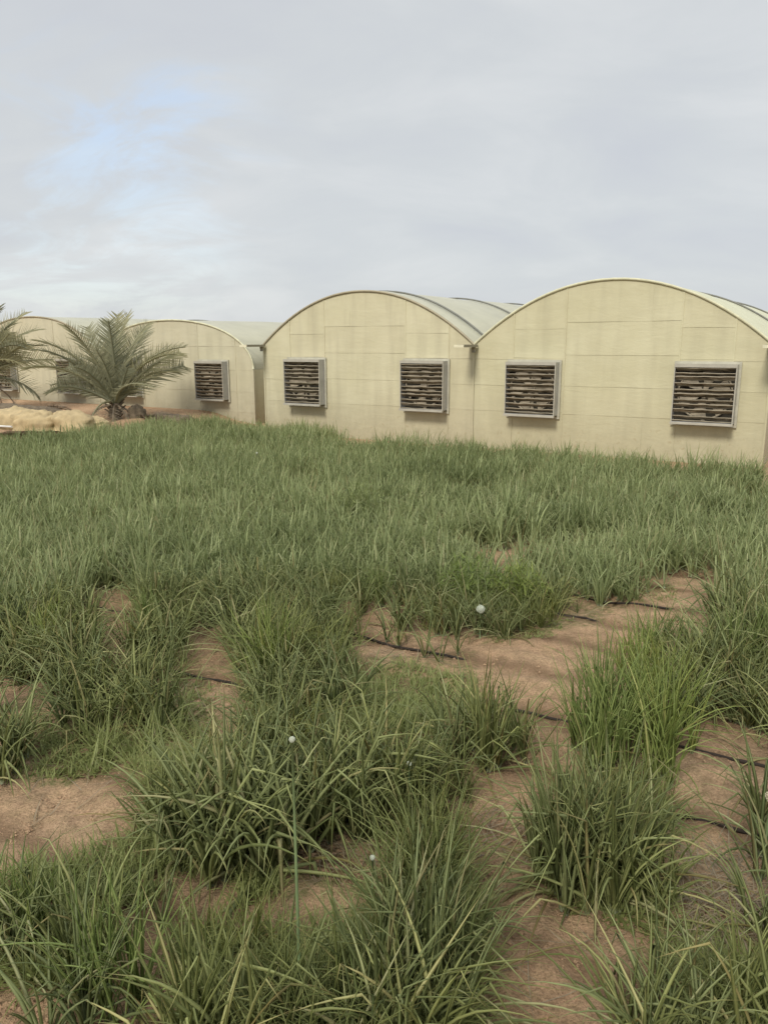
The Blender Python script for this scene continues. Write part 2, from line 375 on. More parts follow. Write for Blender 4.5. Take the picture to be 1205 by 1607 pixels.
# one exhaust fan with its louvre, built once and copied (origin: centre of its back on the wall)
WH = S*1.02; DEP = 0.24
def build_fan():
    h = WH/2; hs = MB()
    hs.box(-h, -h+0.012, -DEP, 0.0, -h, h); hs.box(h-0.012, h, -DEP, 0.0, -h, h)
    hs.box(-h+0.012, h-0.012, -DEP, 0.0, h-0.014, h); hs.box(-h+0.012, h-0.012, -DEP, 0.0, -h, -h+0.014)
    root = bpy.data.objects.new('exhaust_fan', hs.me('fan_housing', M_galv))
    parts = []
    bk = MB(); bk.box(-h+0.012, h-0.012, -0.03, -0.015, -h+0.014, h-0.014); parts.append(('fan_shade_backing', bk.me('fan_shade_backing', M_fan_shade), (0, 0, 0), (0, 0, 0)))  # added dark sheet, its colour stands in for the shade behind the louvre
    fr = MB(); d = -DEP
    fr.box(-h-0.004, h+0.004, d-0.014, d+0.006, h-0.058, h+0.006)
    fr.box(-h-0.004, -h+0.014, d-0.010, d+0.004, -h, h-0.058); fr.box(h-0.016, h+0.004, d-0.010, d+0.004, -h, h-0.058)
    parts.append(('frame', fr.me('louvre_frame', M_frame), (0, 0, 0), (0, 0, 0)))
    sl = MB(); sl.box(-h-0.012, h+0.012, d-0.045, d+0.012, -h-0.034, -h-0.001); sl.box(-h-0.012, h+0.012, d-0.05, d-0.045, -h-0.034, -h+0.012)
    parts.append(('sill', sl.me('louvre_sill', M_frame), (0, 0, 0), (0, 0, 0)))
    fl = MB(); w = 0.05
    fl.box(-h-w, h+w, -0.024, -0.002, h+0.001, h+w); fl.box(-h-w, h+w, -0.024, -0.002, -h-w-0.03, -h-0.036); fl.box(-h-w, -h-0.001, -0.024, -0.002, -h-0.035, h); fl.box(h+0.001, h+w, -0.024, -0.002, -h-0.035, h)
    parts.append(('flange', fl.me('wall_flange', M_flange), (0, 0, 0), (0, 0, 0)))
    # fan: belt guard, hub and six blades
    gd = MB()
    n = 28
    for rr, wd in ((h*0.88, 0.03),):
        gd.tube([(rr*math.cos(2*math.pi*k/n), -0.07, rr*math.sin(2*math.pi*k/n)) for k in range(n+1)], 0.018, 5, False)
    gd.box(-0.035, 0.035, -0.060, -0.040, -h+0.02, h-0.02)
    parts.append(('fan_mount', gd.me('fan_mount', M_blade), (0, 0, 0), (0, 0, 0)))
    hub = MB(); hub.tube([(0, -0.045, 0), (0, -0.13, 0)], 0.085, 14)
    parts.append(('fan_hub', hub.me('fan_hub', M_blade), (0, 0, 0), (0, 0, 0)))
    V = []; F = []; K = 6
    for i in range(K+1):
        f = i/K; rr = 0.07 + (h*0.82-0.07)*f; wd = 0.05 + 0.13*f; tw = R(55-30*f)
        for s_ in (-1, 1): V.append((wd*s_*math.cos(tw), -0.09 + wd*s_*math.sin(tw)*0.35, rr))
    for i in range(K): a = 2*i; F.append((a, a+1, a+3, a+2))
    bme = mesh_from('fan_blade', V, F, [M_blade], True)
    for k in range(6): parts.append(('fan_blade', bme, (0, 0, 0), (0, R(60*k+12), 0)))
    # louvre slats: front edge up, rear edge down
    ns = 11; z0, z1 = -h+0.03, h-0.075; pitch = (z1-z0)/(ns-1)
    V = []; F = []; hw_ = h-0.02; nx = 8
    prof = [(-DEP+0.004, 0.004), (-DEP+0.004, -0.012), (-DEP+0.015, -0.012), (-DEP+0.085, -0.074), (-DEP+0.086, -0.068), (-DEP+0.018, -0.003), (-DEP+0.014, 0.004)]
    for i in range(nx+1):
        x = -hw_ + 2*hw_*i/nx; sg = 0.004*math.sin(i*1.9)
        for (y, z) in prof: V.append((x, y, z+sg))
    q = len(prof)
    fm = []
    for i in range(nx):
        for k in range(q):
            k2 = (k+1) % q; F.append((i*q+k, i*q+k2, (i+1)*q+k2, (i+1)*q+k)); fm.append(1 if k in (0, 6) else 0)
    F.append(tuple(range(q))); F.append(tuple(nx*q+k for k in reversed(range(q)))); fm += [0, 0]
    sme = mesh_from('slat', V, F, [M_slat, M_sliplip], False, fm)
    for k in range(ns): parts.append(('slat', sme, (0, 0, z0+pitch*k+0.02), (R(rnd.uniform(-4, 4)), R(rnd.uniform(-.5, .5)), 0)))
    return root, parts
FAN_ROOT, FAN_PARTS = build_fan()
first_fan = [True]
def place_fan(parent, x, z):
    r = FAN_ROOT if first_fan[0] else FAN_ROOT.copy(); first_fan[0] = False
    link(r, parent); r.location = (x, -0.035, z)
    rr = random.Random(int(x*100)+int(parent.location.x*10))
    for nm, me, lo, ro in FAN_PARTS:
        o = bpy.data.objects.new(nm, me); o.location = lo; o.rotation_euler = ro
        if nm == 'slat': o.rotation_euler.x += R(rr.uniform(-5, 4)); o.rotation_euler.y += R(rr.uniform(-.4, .4))
        if nm == 'fan_blade': o.rotation_euler.y += R((x*31) % 60)
        link(o, r)

def greenhouse(uc, v, half, arch, cols, z_rows, label, wall, roof, edge_m, ribs, fans, fan_z, gutters=(), shoulder=False, length=34.0, extra=None):
    base = empty('greenhouse', WP(uc, v, 0), -TH)
    tag(base, label, 'greenhouse', 'arched film greenhouses behind the onion field')
    # panels of the gable
    sd_ = int(abs(uc)*10)
    for ci in range(len(cols)-1):
        x0, x1 = cols[ci], cols[ci+1]; zr = z_rows(ci)
        top = max(arch(x0), arch(x1), arch((x0+x1)/2))
        zs = [0.0] + [z for z in zr if z < max(arch(x0), arch(x1)) - 0.03] + [top+0.1]
        for k in range(len(zs)-1):
            xs = [x0, x1]
            if extra:
                for (c_, k_, xm) in extra:
                    if c_ == ci and (k_ == k or (k_ == -1 and k == len(zs)-2)): xs = [x0, xm, x1]
            for a in range(len(xs)-1):
                sd_ += 1; obj('film_panel', panel_mesh(xs[a], xs[a+1], zs[k], zs[k+1], arch, wall, sd_), base)
    # posts seen as pale upright strips
    for x in cols[1:-1]:
        p = MB(); p.box(x-0.014, x+0.014, -0.026, -0.012, 0, arch(x)-0.03); obj('post', p.me('post', wall), base)
    # roof film, in sections between ribs
    n = 40
    xs = [-half*math.cos(math.pi*i/n) for i in range(n+1)]
    ys = [0.0] + ribs + [length]
    zsp = arch(half)
    for k in range(len(ys)-1):
        V = []; F = []; nyy = 6 if k < 3 else 2
        for j in range(nyy+1):
            f = j/nyy; y = ys[k] + (ys[k+1]-ys[k])*f; bl_ = 0.035*math.sin(math.pi*f)
            for x in xs:
                z = arch(x); V.append((x*(1+bl_*0.1), y+0.003 - (0.004 if k == 0 and j == 0 else 0), z + bl_ + 0.012*noise.noise((x, y*1.3, uc))))
        F = [(j*(n+1)+i, j*(n+1)+i+1, (j+1)*(n+1)+i+1, (j+1)*(n+1)+i) for j in range(nyy) for i in range(n)]
        b = len(V); V += [(x*0.996, y, z-0.012) for x, y, z in V[:b]]
        F += [tuple(reversed([q+b for q in f_])) for f_ in list(F)]
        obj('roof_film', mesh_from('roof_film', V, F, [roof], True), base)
    for y in ribs:
        r_ = MB(); r_.tube([(x*1.005, y, arch(x)+0.045) for x in xs], 0.026, 6); obj('rib', r_.me('rib', M_rib, True), base)
    e_ = MB(); e_.tube([(x, -0.02, arch(x)+0.008) for x in xs], 0.030, 6); obj('arch_rail', e_.me('arch_rail', edge_m, True), base)
    # side and rear walls
    for s_ in (-1, 1):
        w = MB(); w.box(min(s_*half, s_*(half-0.03)), max(s_*half, s_*(half-0.03)), 0.02, length, 0, zsp-0.004); obj('side_wall', w.me('side_wall', M_wall_r), base)
        p = MB(); p.box(s_*half-0.018, s_*half+0.018, -0.035, 0.019, 0, zsp-0.02); obj('corner_post', p.me('corner_post', wall), base)
    V = [(x, length-0.05, 0) for x in xs] + [(x, length-0.05, arch(x)-0.02) for x in xs]
    obj('rear_wall', mesh_from('rear_wall', V, [(i, i+1, n+2+i, n+1+i) for i in range(n)], [wall]), base)
    V = [(x*0.99, 0.03, 0) for x in xs] + [(x*0.99, 0.03, arch(x)-0.03) for x in xs]
    obj('gable_lining', mesh_from('gable_lining', V, [(i, i+1, n+2+i, n+1+i) for i in range(n)], [wall]), base)
    for x in fans: place_fan(base, x, fan_z)
    for x in gutters:
        g = MB(); w_, z_ = 0.11, zsp
        g.box(x-w_, x+w_, -0.80, -0.05, z_-0.05, z_-0.03); g.box(x-w_, x-w_+0.012, -0.80, -0.05, z_-0.03, z_+0.005); g.box(x+w_-0.012, x+w_, -0.80, -0.05, z_-0.03, z_+0.005)
        g.box(x-w_, x+w_, 0.06, length, z_-0.01, z_+0.015)
        o = obj('gutter', g.me('gutter', M_gut), base)
        l_ = MB(); l_.box(x-w_-0.006, x+w_+0.006, -0.815, -0.801, z_-0.050, z_+0.005); obj('gutter_lip', l_.me('gutter_lip', M_gutlip), o)
        d_ = MB(); d_.tube([(x+0.03, -0.12, z_-0.05), (x+0.03, -0.10, z_-0.16)], 0.05, 8); obj('outlet', d_.me('outlet', M_gut, True), o)
    return base
Z = lambda a: (2.2 + a)*S
mid, side, outer = [Z(-1.42), Z(-.86), Z(-.28), Z(.30)], [Z(-1.41), Z(-.90), Z(-.38), Z(.14)], [Z(-1.42), Z(-.90), Z(-.38)]
HM = 2.7525*S
colsM = [-HM, -1.965*S, -.975*S, 1.135*S, 2.175*S, HM]
def rowsM(i): return mid if i == 2 else (side if i in (1, 3) else outer)
archM = parab(HM, Z(-.10), Z(1.04)); archR = parab(HM, Z(-.10), Z(1.07))
gM = greenhouse(-9.553*S, 14.9*S, HM, archM, colsM, rowsM, 'beige film greenhouse between the two left bays and the lime-roofed right bay', M_wall, M_roof, M_rail_dk,
    [0.90, 4.9, 9.0], [(-11.545+.515+9.553)*S, (-8.409+.515+9.553)*S], Z(-.94), (-HM-0.02, HM), extra=[(2, -1, -.275*S)])
colsR = [-HM, -1.9*S, -.85*S, 1.255*S, 2.145*S, HM]
def rowsR(i): return [Z(-1.42), Z(-.88), Z(-.29), Z(.32)] if i == 2 else ([Z(-1.39), Z(-.88), Z(-.35), Z(.20)] if i in (1, 3) else outer)
gR = greenhouse(-4.048*S, 14.9*S + 0.002, HM, archR, colsR, rowsR, 'largest and nearest greenhouse at right, yellowish film with lime roof', M_wall_r, M_roof_r, M_rail,
    [5.4, 11.0], [(-6.012+.515+4.048)*S, (-2.82+.515+4.048)*S], Z(-.94), (HM+0.01,), extra=[(2, -1, .735*S), (2, 0, .68*S)])
HB = 3.06*S; vB = 14.9*1.088*S
colsB = [-HB, -2.45*S, -1.1*S, 1.1*S, 2.45*S, HB]
def rowsB(i): return [Z(-1.9), Z(-1.35), Z(-.78), Z(-.15)]
archB = ellip(HB, Z(-.75), Z(.56)); archA = ellip(HB, Z(-.75), Z(.76))
gB = greenhouse(-16.83*S, vB, HB, archB, colsB, rowsB, 'low round-shouldered greenhouse left of the wide gap, right of the young palm', M_wall_far, M_roof, M_rail, [8.0],
    [(-18.5+16.83)*S, (-15.16+16.83)*S], Z(-1.06), ())
gA = greenhouse(-22.98*S, vB+0.003, HB, archA, colsB, rowsB, 'farthest left greenhouse with grey-beige gable behind the palms', M_wall_far, M_roof, M_rail_dk, [8.0],
    [(-24.4+22.98)*S, (-21.05+22.98)*S], Z(-1.06), ())

# ------------------------------------------------------------------ leaf geometry (numpy)
def leaves(rng, base, az, el, length, rad, bend, kpos, kang, nseg, sides, tint, flat=0.55):
    n = len(az); i = np.arange(nseg+1)/nseg
    ang = el[:, None] - bend[:, None]*(i[None, :]**1.4) - np.where(i[None, :] >= kpos[:, None], kang[:, None], 0.0)
    ang = np.maximum(ang, R(-78)); twist = rng.normal(0, 0.25, (n, 1))*i[None, :]
    a = az[:, None] + twist
    d = np.stack([np.cos(ang)*np.cos(a), np.cos(ang)*np.sin(a), np.sin(ang)], -1)
    seg = (length/nseg)[:, None, None]
    P = np.zeros((n, nseg+1, 3)); P[:, 0] = base; P[:, 1:] = base[:, None, :] + np.cumsum(d[:, :-1]*seg, 1)
    P[..., 2] = np.maximum(P[..., 2], 0.012)
    sv = np.stack([-np.sin(a), np.cos(a), np.zeros_like(a)], -1)
    up = np.cross(d, sv)
    prof = (0.72 + 0.28*np.minimum(i*4, 1)) * (1 - i**2.2) + 0.03
    r = rad[:, None]*prof[None, :]
    if sides == 2: offs = [(1.0, 0.0), (-1.0, 0.0)]
    else: offs = [(math.cos(t_), flat*math.sin(t_)) for t_ in (R(90), R(210), R(330))] if sides == 3 else [(math.cos(t_), flat*math.sin(t_)) for t_ in (0, R(90), R(180), R(270))]
    V = np.stack([P + sv*(o[0]*r)[..., None] + up*(o[1]*r)[..., None] for o in offs], 2)   # n, seg+1, sides, 3
    S_ = sides; idx = np.arange(n)[:, None, None]*(nseg+1)*S_ + np.arange(nseg)[None, :, None]*S_
    if S_ == 2: F = np.stack([idx[..., 0], idx[..., 0]+1, idx[..., 0]+3, idx[..., 0]+2], -1).reshape(-1, 4)
    else:
        k = np.arange(S_)[None, None, :]; k2 = (k+1) % S_
        F = np.stack([idx+k, idx+k2, idx+S_+k2, idx+S_+k], -1).reshape(-1, 4)
    T = np.repeat(tint, (nseg+1)*S_); A = np.tile(np.repeat(i, S_), n)
    return V.reshape(-1, 3), F, T, A
def np_mesh(name, chunks, mat_):
    V = np.concatenate([c[0] for c in chunks]); off = 0; FF = []
    for c in chunks: FF.append(c[1] + off); off += len(c[0])
    F = np.concatenate(FF); T = np.concatenate([c[2] for c in chunks]); A = np.concatenate([c[3] for c in chunks])
    me = bpy.data.meshes.new(name); me.vertices.add(len(V)); me.vertices.foreach_set('co', V.astype(np.float32).ravel())
    me.loops.add(len(F)*4); me.loops.foreach_set('vertex_index', F.astype(np.int32).ravel())
    me.polygons.add(len(F)); me.polygons.foreach_set('loop_start', np.arange(0, len(F)*4, 4, dtype=np.int32))
    me.polygons.foreach_set('use_smooth', np.ones(len(F), bool))
    me.update(calc_edges=True)
    for nm, arr in (('tint', T), ('along', A)):
        q = me.attributes.new(nm, 'FLOAT', 'POINT'); q.data.foreach_set('value', arr.astype(np.float32))
    me.materials.append(mat_); return me
def clump(rng, plants, spread, hgt, nl, nseg, sides, rad=0.0075, droop=0.3, upright=False, fallen=0.08):
    out_b, out = [], []
    B = []; AZ = []
    for p in range(plants):
        a = rng.uniform(0, 2*math.pi); r_ = spread*math.sqrt(rng.uniform(0, 1)); c = np.array([r_*math.cos(a), r_*math.sin(a), -0.01])
        k = int(rng.integers(nl-2, nl+3)); a0 = rng.uniform(0, 6.28)
        for q in range(k): B.append(c + np.array([rng.normal(0, .008), rng.normal(0, .008), 0])); AZ.append(a0 + q*2.4 + rng.normal(0, .4))
    n = len(AZ); B = np.array(B); AZ = np.array(AZ)
    el = R(84) - np.abs(rng.normal(0, R(7 if upright else 13), n))
    le = hgt*rng.uniform(0.62, 1.08, n); bend = np.abs(rng.normal(R(24 if upright else 46), R(30), n))
    kp = np.where(rng.random(n) < droop, rng.uniform(0.35, 0.85, n), 2.0); ka = rng.uniform(R(35), R(110), n)
    fl = rng.random(n) < fallen
    el = np.where(fl, rng.uniform(R(15), R(45), n), el); bend = np.where(fl, R(60), bend)
    tint = rng.beta(1.5, 2.2, n)*0.85; tint = np.where(rng.random(n) < 0.08, rng.uniform(0.84, 1.0, n), tint)
    tint = np.where(fl & (rng.random(n) < .5), rng.uniform(.85, 1, n), tint)
    rd = rad*rng.uniform(0.7, 1.25, n)
    return leaves(rng, B, AZ, el, le, rd, bend, kp, ka, nseg, sides, tint)

rng = np.random.default_rng(11)
V_STD = [np_mesh('onion_clump', [clump(rng, 6, 0.15, 0.70, 8, 8, 3, 0.0108, 0.42, False, 0.10)], M_onion) for _ in range(8)]
V_TUFT = [np_mesh('onion_tuft', [clump(rng, 10, 0.16, 0.72, 8, 7, 3, 0.0080, 0.20, True, 0.05)], M_onion_bright) for _ in range(4)]
V_DROOP = [np_mesh('onion_drooping', [clump(rng, 6, 0.16, 0.82, 9, 10, 3, 0.0135, 0.62, False, 0.10)], M_onion) for _ in range(5)]
V_BIG = [np_mesh('onion_upright', [clump(rng, 8, 0.14, 0.76, 9, 8, 3, 0.0110, 0.30, True, 0.08)], M_onion) for _ in range(4)]
V_SMALL = [np_mesh('onion_single', [clump(rng, 1, 0.01, 0.52, 8, 6, 3, 0.0085, 0.3, False, 0.05)], M_onion) for _ in range(5)]
V_FINE = [np_mesh('onion_fine', [clump(rng, 9, 0.18, 0.62, 7, 7, 3, 0.0064, 0.40, False, 0.06)], M_weed) for _ in range(4)]

def visible_bare(px_, py_):
    return any(in_poly(px_, py_, P) for P in BARE_PX)
def blocked(x, y, hgt, wide=0.12):
    """would a plant of this height, rooted here, hide sand that the photograph shows?"""
    X, Y = at(x, y)
    wide *= 0.6
    for dx in (-wide, 0, wide):
        for z in (0.0, 0.25, 0.55, 0.75):
            if visible_bare(*proj(X+dx, Y, hgt*z)): return True
    return False

SPOTS = []   # (x, y, ground position, variants, scale, label)
def spot(x, y, kind, sc, label=None):
    X, Y = at(x, y); SPOTS.append((X, Y, kind, sc, label))
NEAR = [
 # lower left
 (20,1530,'std',.8,None),(110,1610,'std',.9,None),(155,1600,'bright',.95,'bright green onion plant with pale base at the lower left corner'),(-30,1500,'std',.9,None),(60,1490,'bright',.7,None),(130,1510,'std',.85,None),
 (330,1690,'big',1.0,None),(400,1700,'std',1.0,None),(285,1740,'std',.9,None),(460,1720,'fine',.95,None),(540,1700,'std',.9,None),(360,1500,'fine',.7,None),(250,1450,'small',.9,None),(400,1640,'fine',.8,None),
 # central drooping mass
 (280,1340,'droop',.95,'drooping onion clump at the left end of the dark central mass'),(340,1365,'droop',1.05,None),(400,1372,'droop',1.1,'tallest drooping onion clump, with broad arching leaves, in the dark central mass'),(445,1345,'droop',1.05,None),(500,1295,'droop',.95,None),(560,1290,'droop',1.0,None),(615,1262,'droop',.9,None),
 (250,1300,'std',.8,None),(370,1290,'std',1.0,None),(460,1260,'std',1.0,None),(540,1240,'std',.9,None),(320,1300,'std',.9,None),(585,1275,'std',.9,None),(655,1300,'fine',.8,None),
 (420,1190,'std',.9,None),(480,1190,'fine',.8,None),(380,1210,'std',.85,None),(560,1200,'fine',.7,None),(330,1240,'fine',.8,None),
 # fine stand left of the foreground sand
 (655,1400,'fine',.95,None),(662,1440,'fine',1.0,None),(645,1510,'fine',1.0,None),(640,1540,'std',1.0,'onion clump at the near left edge of the foreground sand'),(690,1490,'std',.8,None),(592,1640,'fine',1.0,None),(620,1590,'big',1.0,None),(675,1600,'std',.9,None),(560,1640,'fine',1.0,None),(620,1660,'std',1.0,None),(500,1690,'fine',.9,None),(450,1705,'fine',.8,None),(670,1350,'fine',.8,None),(650,1450,'fine',.8,None),(670,1390,'fine',.8,None),(545,1660,'fine',.7,None),(690,1560,'big',.8,None),
 # clump E
 (722,1190,'std',.95,None),(758,1200,'big',.95,'onion clump just left of the narrow sand strip, below the mossy ground'),(800,1192,'std',.92,None),(650,1250,'std',.8,None),(690,1240,'fine',.85,None),(715,1250,'fine',.5,None),
 # clump F, bright
 (930,1190,'tuft',.95,None),(965,1215,'tuft',1.05,'tall bright green onion tuft standing between the sandy path and the right-hand sand'),(1010,1220,'tuft',1.05,None),(1045,1185,'tuft',.95,None),(990,1165,'tuft',.95,None),(1020,1130,'tuft',.95,None),(945,1150,'tuft',.95,None),(1060,1140,'tuft',.8,None),
 # clump G
 (872,1375,'big',.95,None),(905,1405,'big',1.02,'large dark upright onion clump behind the foreground sand'),(942,1412,'big',1.0,None),(985,1405,'std',.9,None),(930,1370,'big',1.0,None),(975,1360,'std',.9,None),(1015,1400,'std',.65,None),(895,1350,'std',.9,None),
 # right edge
 (1200,1370,'std',.95,'onion clump at the right edge beside the dry leaf litter'),(1225,1290,'std',.95,None),(1185,1290,'small',1.1,None),(1220,1200,'std',.9,None),(1200,1140,'std',.85,None),(1150,1110,'std',.8,None),(1100,1095,'std',.8,None),(1060,1075,'std',.8,None),(1180,1070,'std',.8,None),(1130,1060,'std',.8,None),(1210,1040,'std',.9,None),(1090,1040,'std',.8,None),(1030,1050,'tuft',.8,None),(980,1070,'tuft',.75,None),(1160,1020,'std',.8,None),(1195,1000,'std',.9,None),
 # lower right
 (985,1690,'std',.85,'onion plant with long thin leaves rising from the bottom edge right of the sand'),(1030,1700,'std',.75,None),(1045,1670,'std',.9,None),(1110,1660,'fine',.6,None),(1160,1650,'fine',.7,None),(1205,1600,'fine',.8,None),(1060,1570,'small',.7,None),(1220,1680,'std',1.0,None),(1120,1560,'fine',.4,None),(1030,1540,'small',.8,None),(1215,1480,'std',.8,None),
 # left
 (20,1190,'std',.95,None),(-25,1215,'std',1.0,None),(115,1130,'std',.82,None),(160,1140,'std',.85,'onion clump in front of the small bare square at the left'),(205,1125,'std',.8,None),(240,1085,'std',.8,None),(-30,1130,'std',1.0,None),(-5,1060,'std',.9,None),(260,1130,'fine',.5,None),(40,1060,'std',.8,None),(90,1055,'std',.8,None),(190,1090,'std',.8,None),(135,1085,'std',.8,None),
 # single plants on the sand by the path
 (605,1003,'small',1.0,'single small onion plant on bare sand left of the drip hose'),(625,1008,'small',.85,None),(665,1028,'small',1.1,None),(690,1038,'small',1.0,None),(718,1025,'small',.75,None),(757,1003,'small',.9,'onion plant beside the white flower ball'),(795,1000,'std',.62,'spreading onion clump right of the white flower ball'),(838,985,'std',.55,None),(875,965,'small',1.0,None),(905,960,'small',.7,None),
]
for a in NEAR: spot(*a)
rr = random.Random(21)
# the crop, row by row along the drip hoses
cand = []
for v0 in [3.92 + 0.32*k for k in range(-2, 40)]:
    u = -16.0
    while u < (2.0 if v0 < 6 else 6.5):
        u += rr.uniform(0.12, 0.22)
        v = v0 + rr.uniform(-.15, .15)
        P = WP(u, v)
        if P.y < 1: continue
        x, y = proj(P.x, P.y, 0)
        if not (-90 < x < (1300 if v < 6 else 2300)) or y > (1150 if (x < 600 or x > 1050) else 1060): continue
        if v > 14.25 + 0.1*math.sin(u*2.1) + 1.35*sstep(-9.3, -11.5, u) - 2.2*sstep(-16.4, -17.4, u): continue
        if (555 < x < 760 and y > 1035) or (210 < x < 330 and 1050 < y < 1190 and rr.random() < .6): continue
        k = rr.random(); far = v > 7.2
        kind = 'std' if k < 0.62 else ('fine' if k < 0.82 else ('tuft' if k < 0.92 else 'droop'))
        sc = rr.uniform(0.68, 1.06) * (0.95 + 0.30*noise.noise((P.x*0.5, P.y*0.5, 3)))
        if blocked(x, y, 0.62*sc):
            if rr.random() < 0.75 or blocked(x, y, 0.32): continue
            kind, sc = 'small', rr.uniform(.4, .6)
            if blocked(x, y, 0.25): continue
        if v > 7 and noise.noise((P.x*1.1, P.y*1.1, 20)) > 0.30: continue
        cand.append((P.x, P.y, kind, sc, None))
cand.sort(key=lambda c: c[1]**2 + c[0]**2)
SPOTS += cand
VAR = {'std': V_STD, 'tuft': V_TUFT, 'droop': V_DROOP, 'big': V_BIG, 'small': V_SMALL, 'fine': V_FINE, 'bright': V_TUFT}
def zone_label(x, y, kind):
    if kind == 'small': return 'single onion plant standing apart on the bare sand', 'single onion plants on the sand'
    if y < 960: return 'onion clump in the dense crop of the middle field', 'onion clumps in the middle of the field'
    if x > 900 and y < 1160: return 'onion clump in the bright stand right of the sandy path', 'onion clumps right of the sandy path'
    if x > 850 and y > 1500: return 'onion clump along the bottom edge at the lower right', 'onion clumps at the lower right'
    if x > 850 and x < 1060: return 'onion clump in the pair of tall stands between path and foreground sand', 'onion clumps between path and foreground sand'
    if x >= 1060: return 'onion clump along the right edge beside the drip hoses', 'onion clumps at the right edge'
    if x < 500 and y > 1420: return 'onion clump in the lower left corner stand', 'onion clumps at the lower left'
    if y > 1330 and x >= 500: return 'fine-leaved onion clump in the stand left of the foreground sand', 'onion clumps left of the foreground sand'
    if x < 270: return 'onion clump along the left edge behind the bare sand', 'onion clumps at the left edge'
    if y > 1165: return 'onion clump in the drooping dark mass at the centre of the foreground', 'onion clumps in the central foreground mass'
    return 'onion clump at the near edge of the dense field, behind the bare patches', 'onion clumps at the near edge of the dense field'
KW = {'std': 'green onion clump', 'tuft': 'bright upright onion tuft', 'droop': 'broad-leaved onion clump', 'big': 'dark upright onion clump', 'fine': 'fine-leaved onion clump', 'bright': 'bright green onion clump', 'small': 'single onion plant'}
def zone_label(x, y, kind):
    if kind == 'small': return ('single onion plant beside the white flower ball and hose' if 560 < x < 930 else 'small single onion plant between larger clumps', 'single onion plants')
    k = KW[kind]
    if y < 960:
        d_ = 'at the front of' if y > 890 else 'inside'
        w_ = 'far left' if x < 180 else 'left' if x < 400 else 'centre left' if x < 600 else 'centre' if x < 800 else 'right' if x < 1020 else 'far right'
        t_ = f'{d_} the dense crop, {w_} of the picture'
    elif x > 900 and y < 1160: t_ = 'right of the sandy path, ' + ('against the right edge' if x > 1130 else 'beside the bright tuft')
    elif x > 850 and y > 1500: t_ = 'along the bottom edge right of the sand'
    elif 850 < x < 1060: t_ = 'in the bright tall stand beside the path' if y < 1260 else 'in the dark stand behind the foreground sand'
    elif x >= 1060: t_ = 'at the right edge beside the dry leaf litter'
    elif x < 500 and y > 1420: t_ = 'in the lower left corner' if x < 260 else 'at the bottom edge, left of centre'
    elif y > 1330 and x >= 500: t_ = 'left of the foreground sand, ' + ('front' if y > 1560 else 'middle' if y > 1440 else 'back') + ' part'
    elif x < 270: t_ = 'at the left edge ' + ('above the large bare sand' if y > 1090 else 'above the small bare patch' if y > 1020 else 'below the two bare squares')
    elif y > 1165: t_ = 'in the dark central foreground mass, ' + ('left' if x < 400 else 'middle' if x < 540 else 'right') + ' part'
    else: t_ = 'between bare squares and central mass' if x < 480 else 'above the mossy ground'
    return f'{k} {t_}', f'onion clumps {t_}'
names = {'std': 'onion_clump', 'tuft': 'onion_clump', 'droop': 'onion_clump', 'big': 'onion_clump', 'small': 'onion_plant', 'fine': 'onion_clump', 'bright': 'onion_clump'}
for i, (X, Y, kind, sc, lab) in enumerate(SPOTS[:300]):
    me = VAR[kind][rr.randrange(len(VAR[kind]))]
    zg = gh(X, Y) + 0.05*noise.noise((X*0.9, Y*0.9, 1.3)) + 0.030*noise.noise((X*3.1, Y*3.1, 4.0))
    o = obj(names[kind], me, None, (X, Y, zg-0.005), rr.uniform(0, 6.28))
    o.scale = (sc*rr.uniform(.9, 1.1), sc*rr.uniform(.9, 1.1), sc)
    x, y = proj(X, Y, 0); zl, zg_ = zone_label(x, y, kind)
    tag(o, lab or zl, 'onion plant', zg_)
# the rest of the crop reads as one mass
chunks = []
for (X, Y, kind, sc, lab) in SPOTS[300:]:
    dist = math.hypot(X, Y)
    nseg = 5 if dist < 11 else 4; npl = 7 if dist < 9 else 6
    V, F, T, A = clump(rng, npl, 0.19, 0.70*sc, 7, nseg, 2, 0.0090 if dist < 9 else 0.0108, 0.50, False, 0.05)
    V = V + np.array([X, Y, gh(X, Y) + (0.05*noise.noise((X*0.9, Y*0.9, 1.3)) if Y < 11 else 0)])
    patch = 0.5 + 0.5*noise.noise((X*0.45, Y*0.45, 8)); T = np.clip(T*0.85 + 0.42*(patch-.5) + 0.10, 0, 0.97)
    chunks.append((V, F, T, A))
tag(obj('onion_crop', np_mesh('onion_crop', chunks, M_onion)), kind='stuff')
print('SPOTS', len(SPOTS), 'crop tris', sum(len(c[1]) for c in chunks)*2)

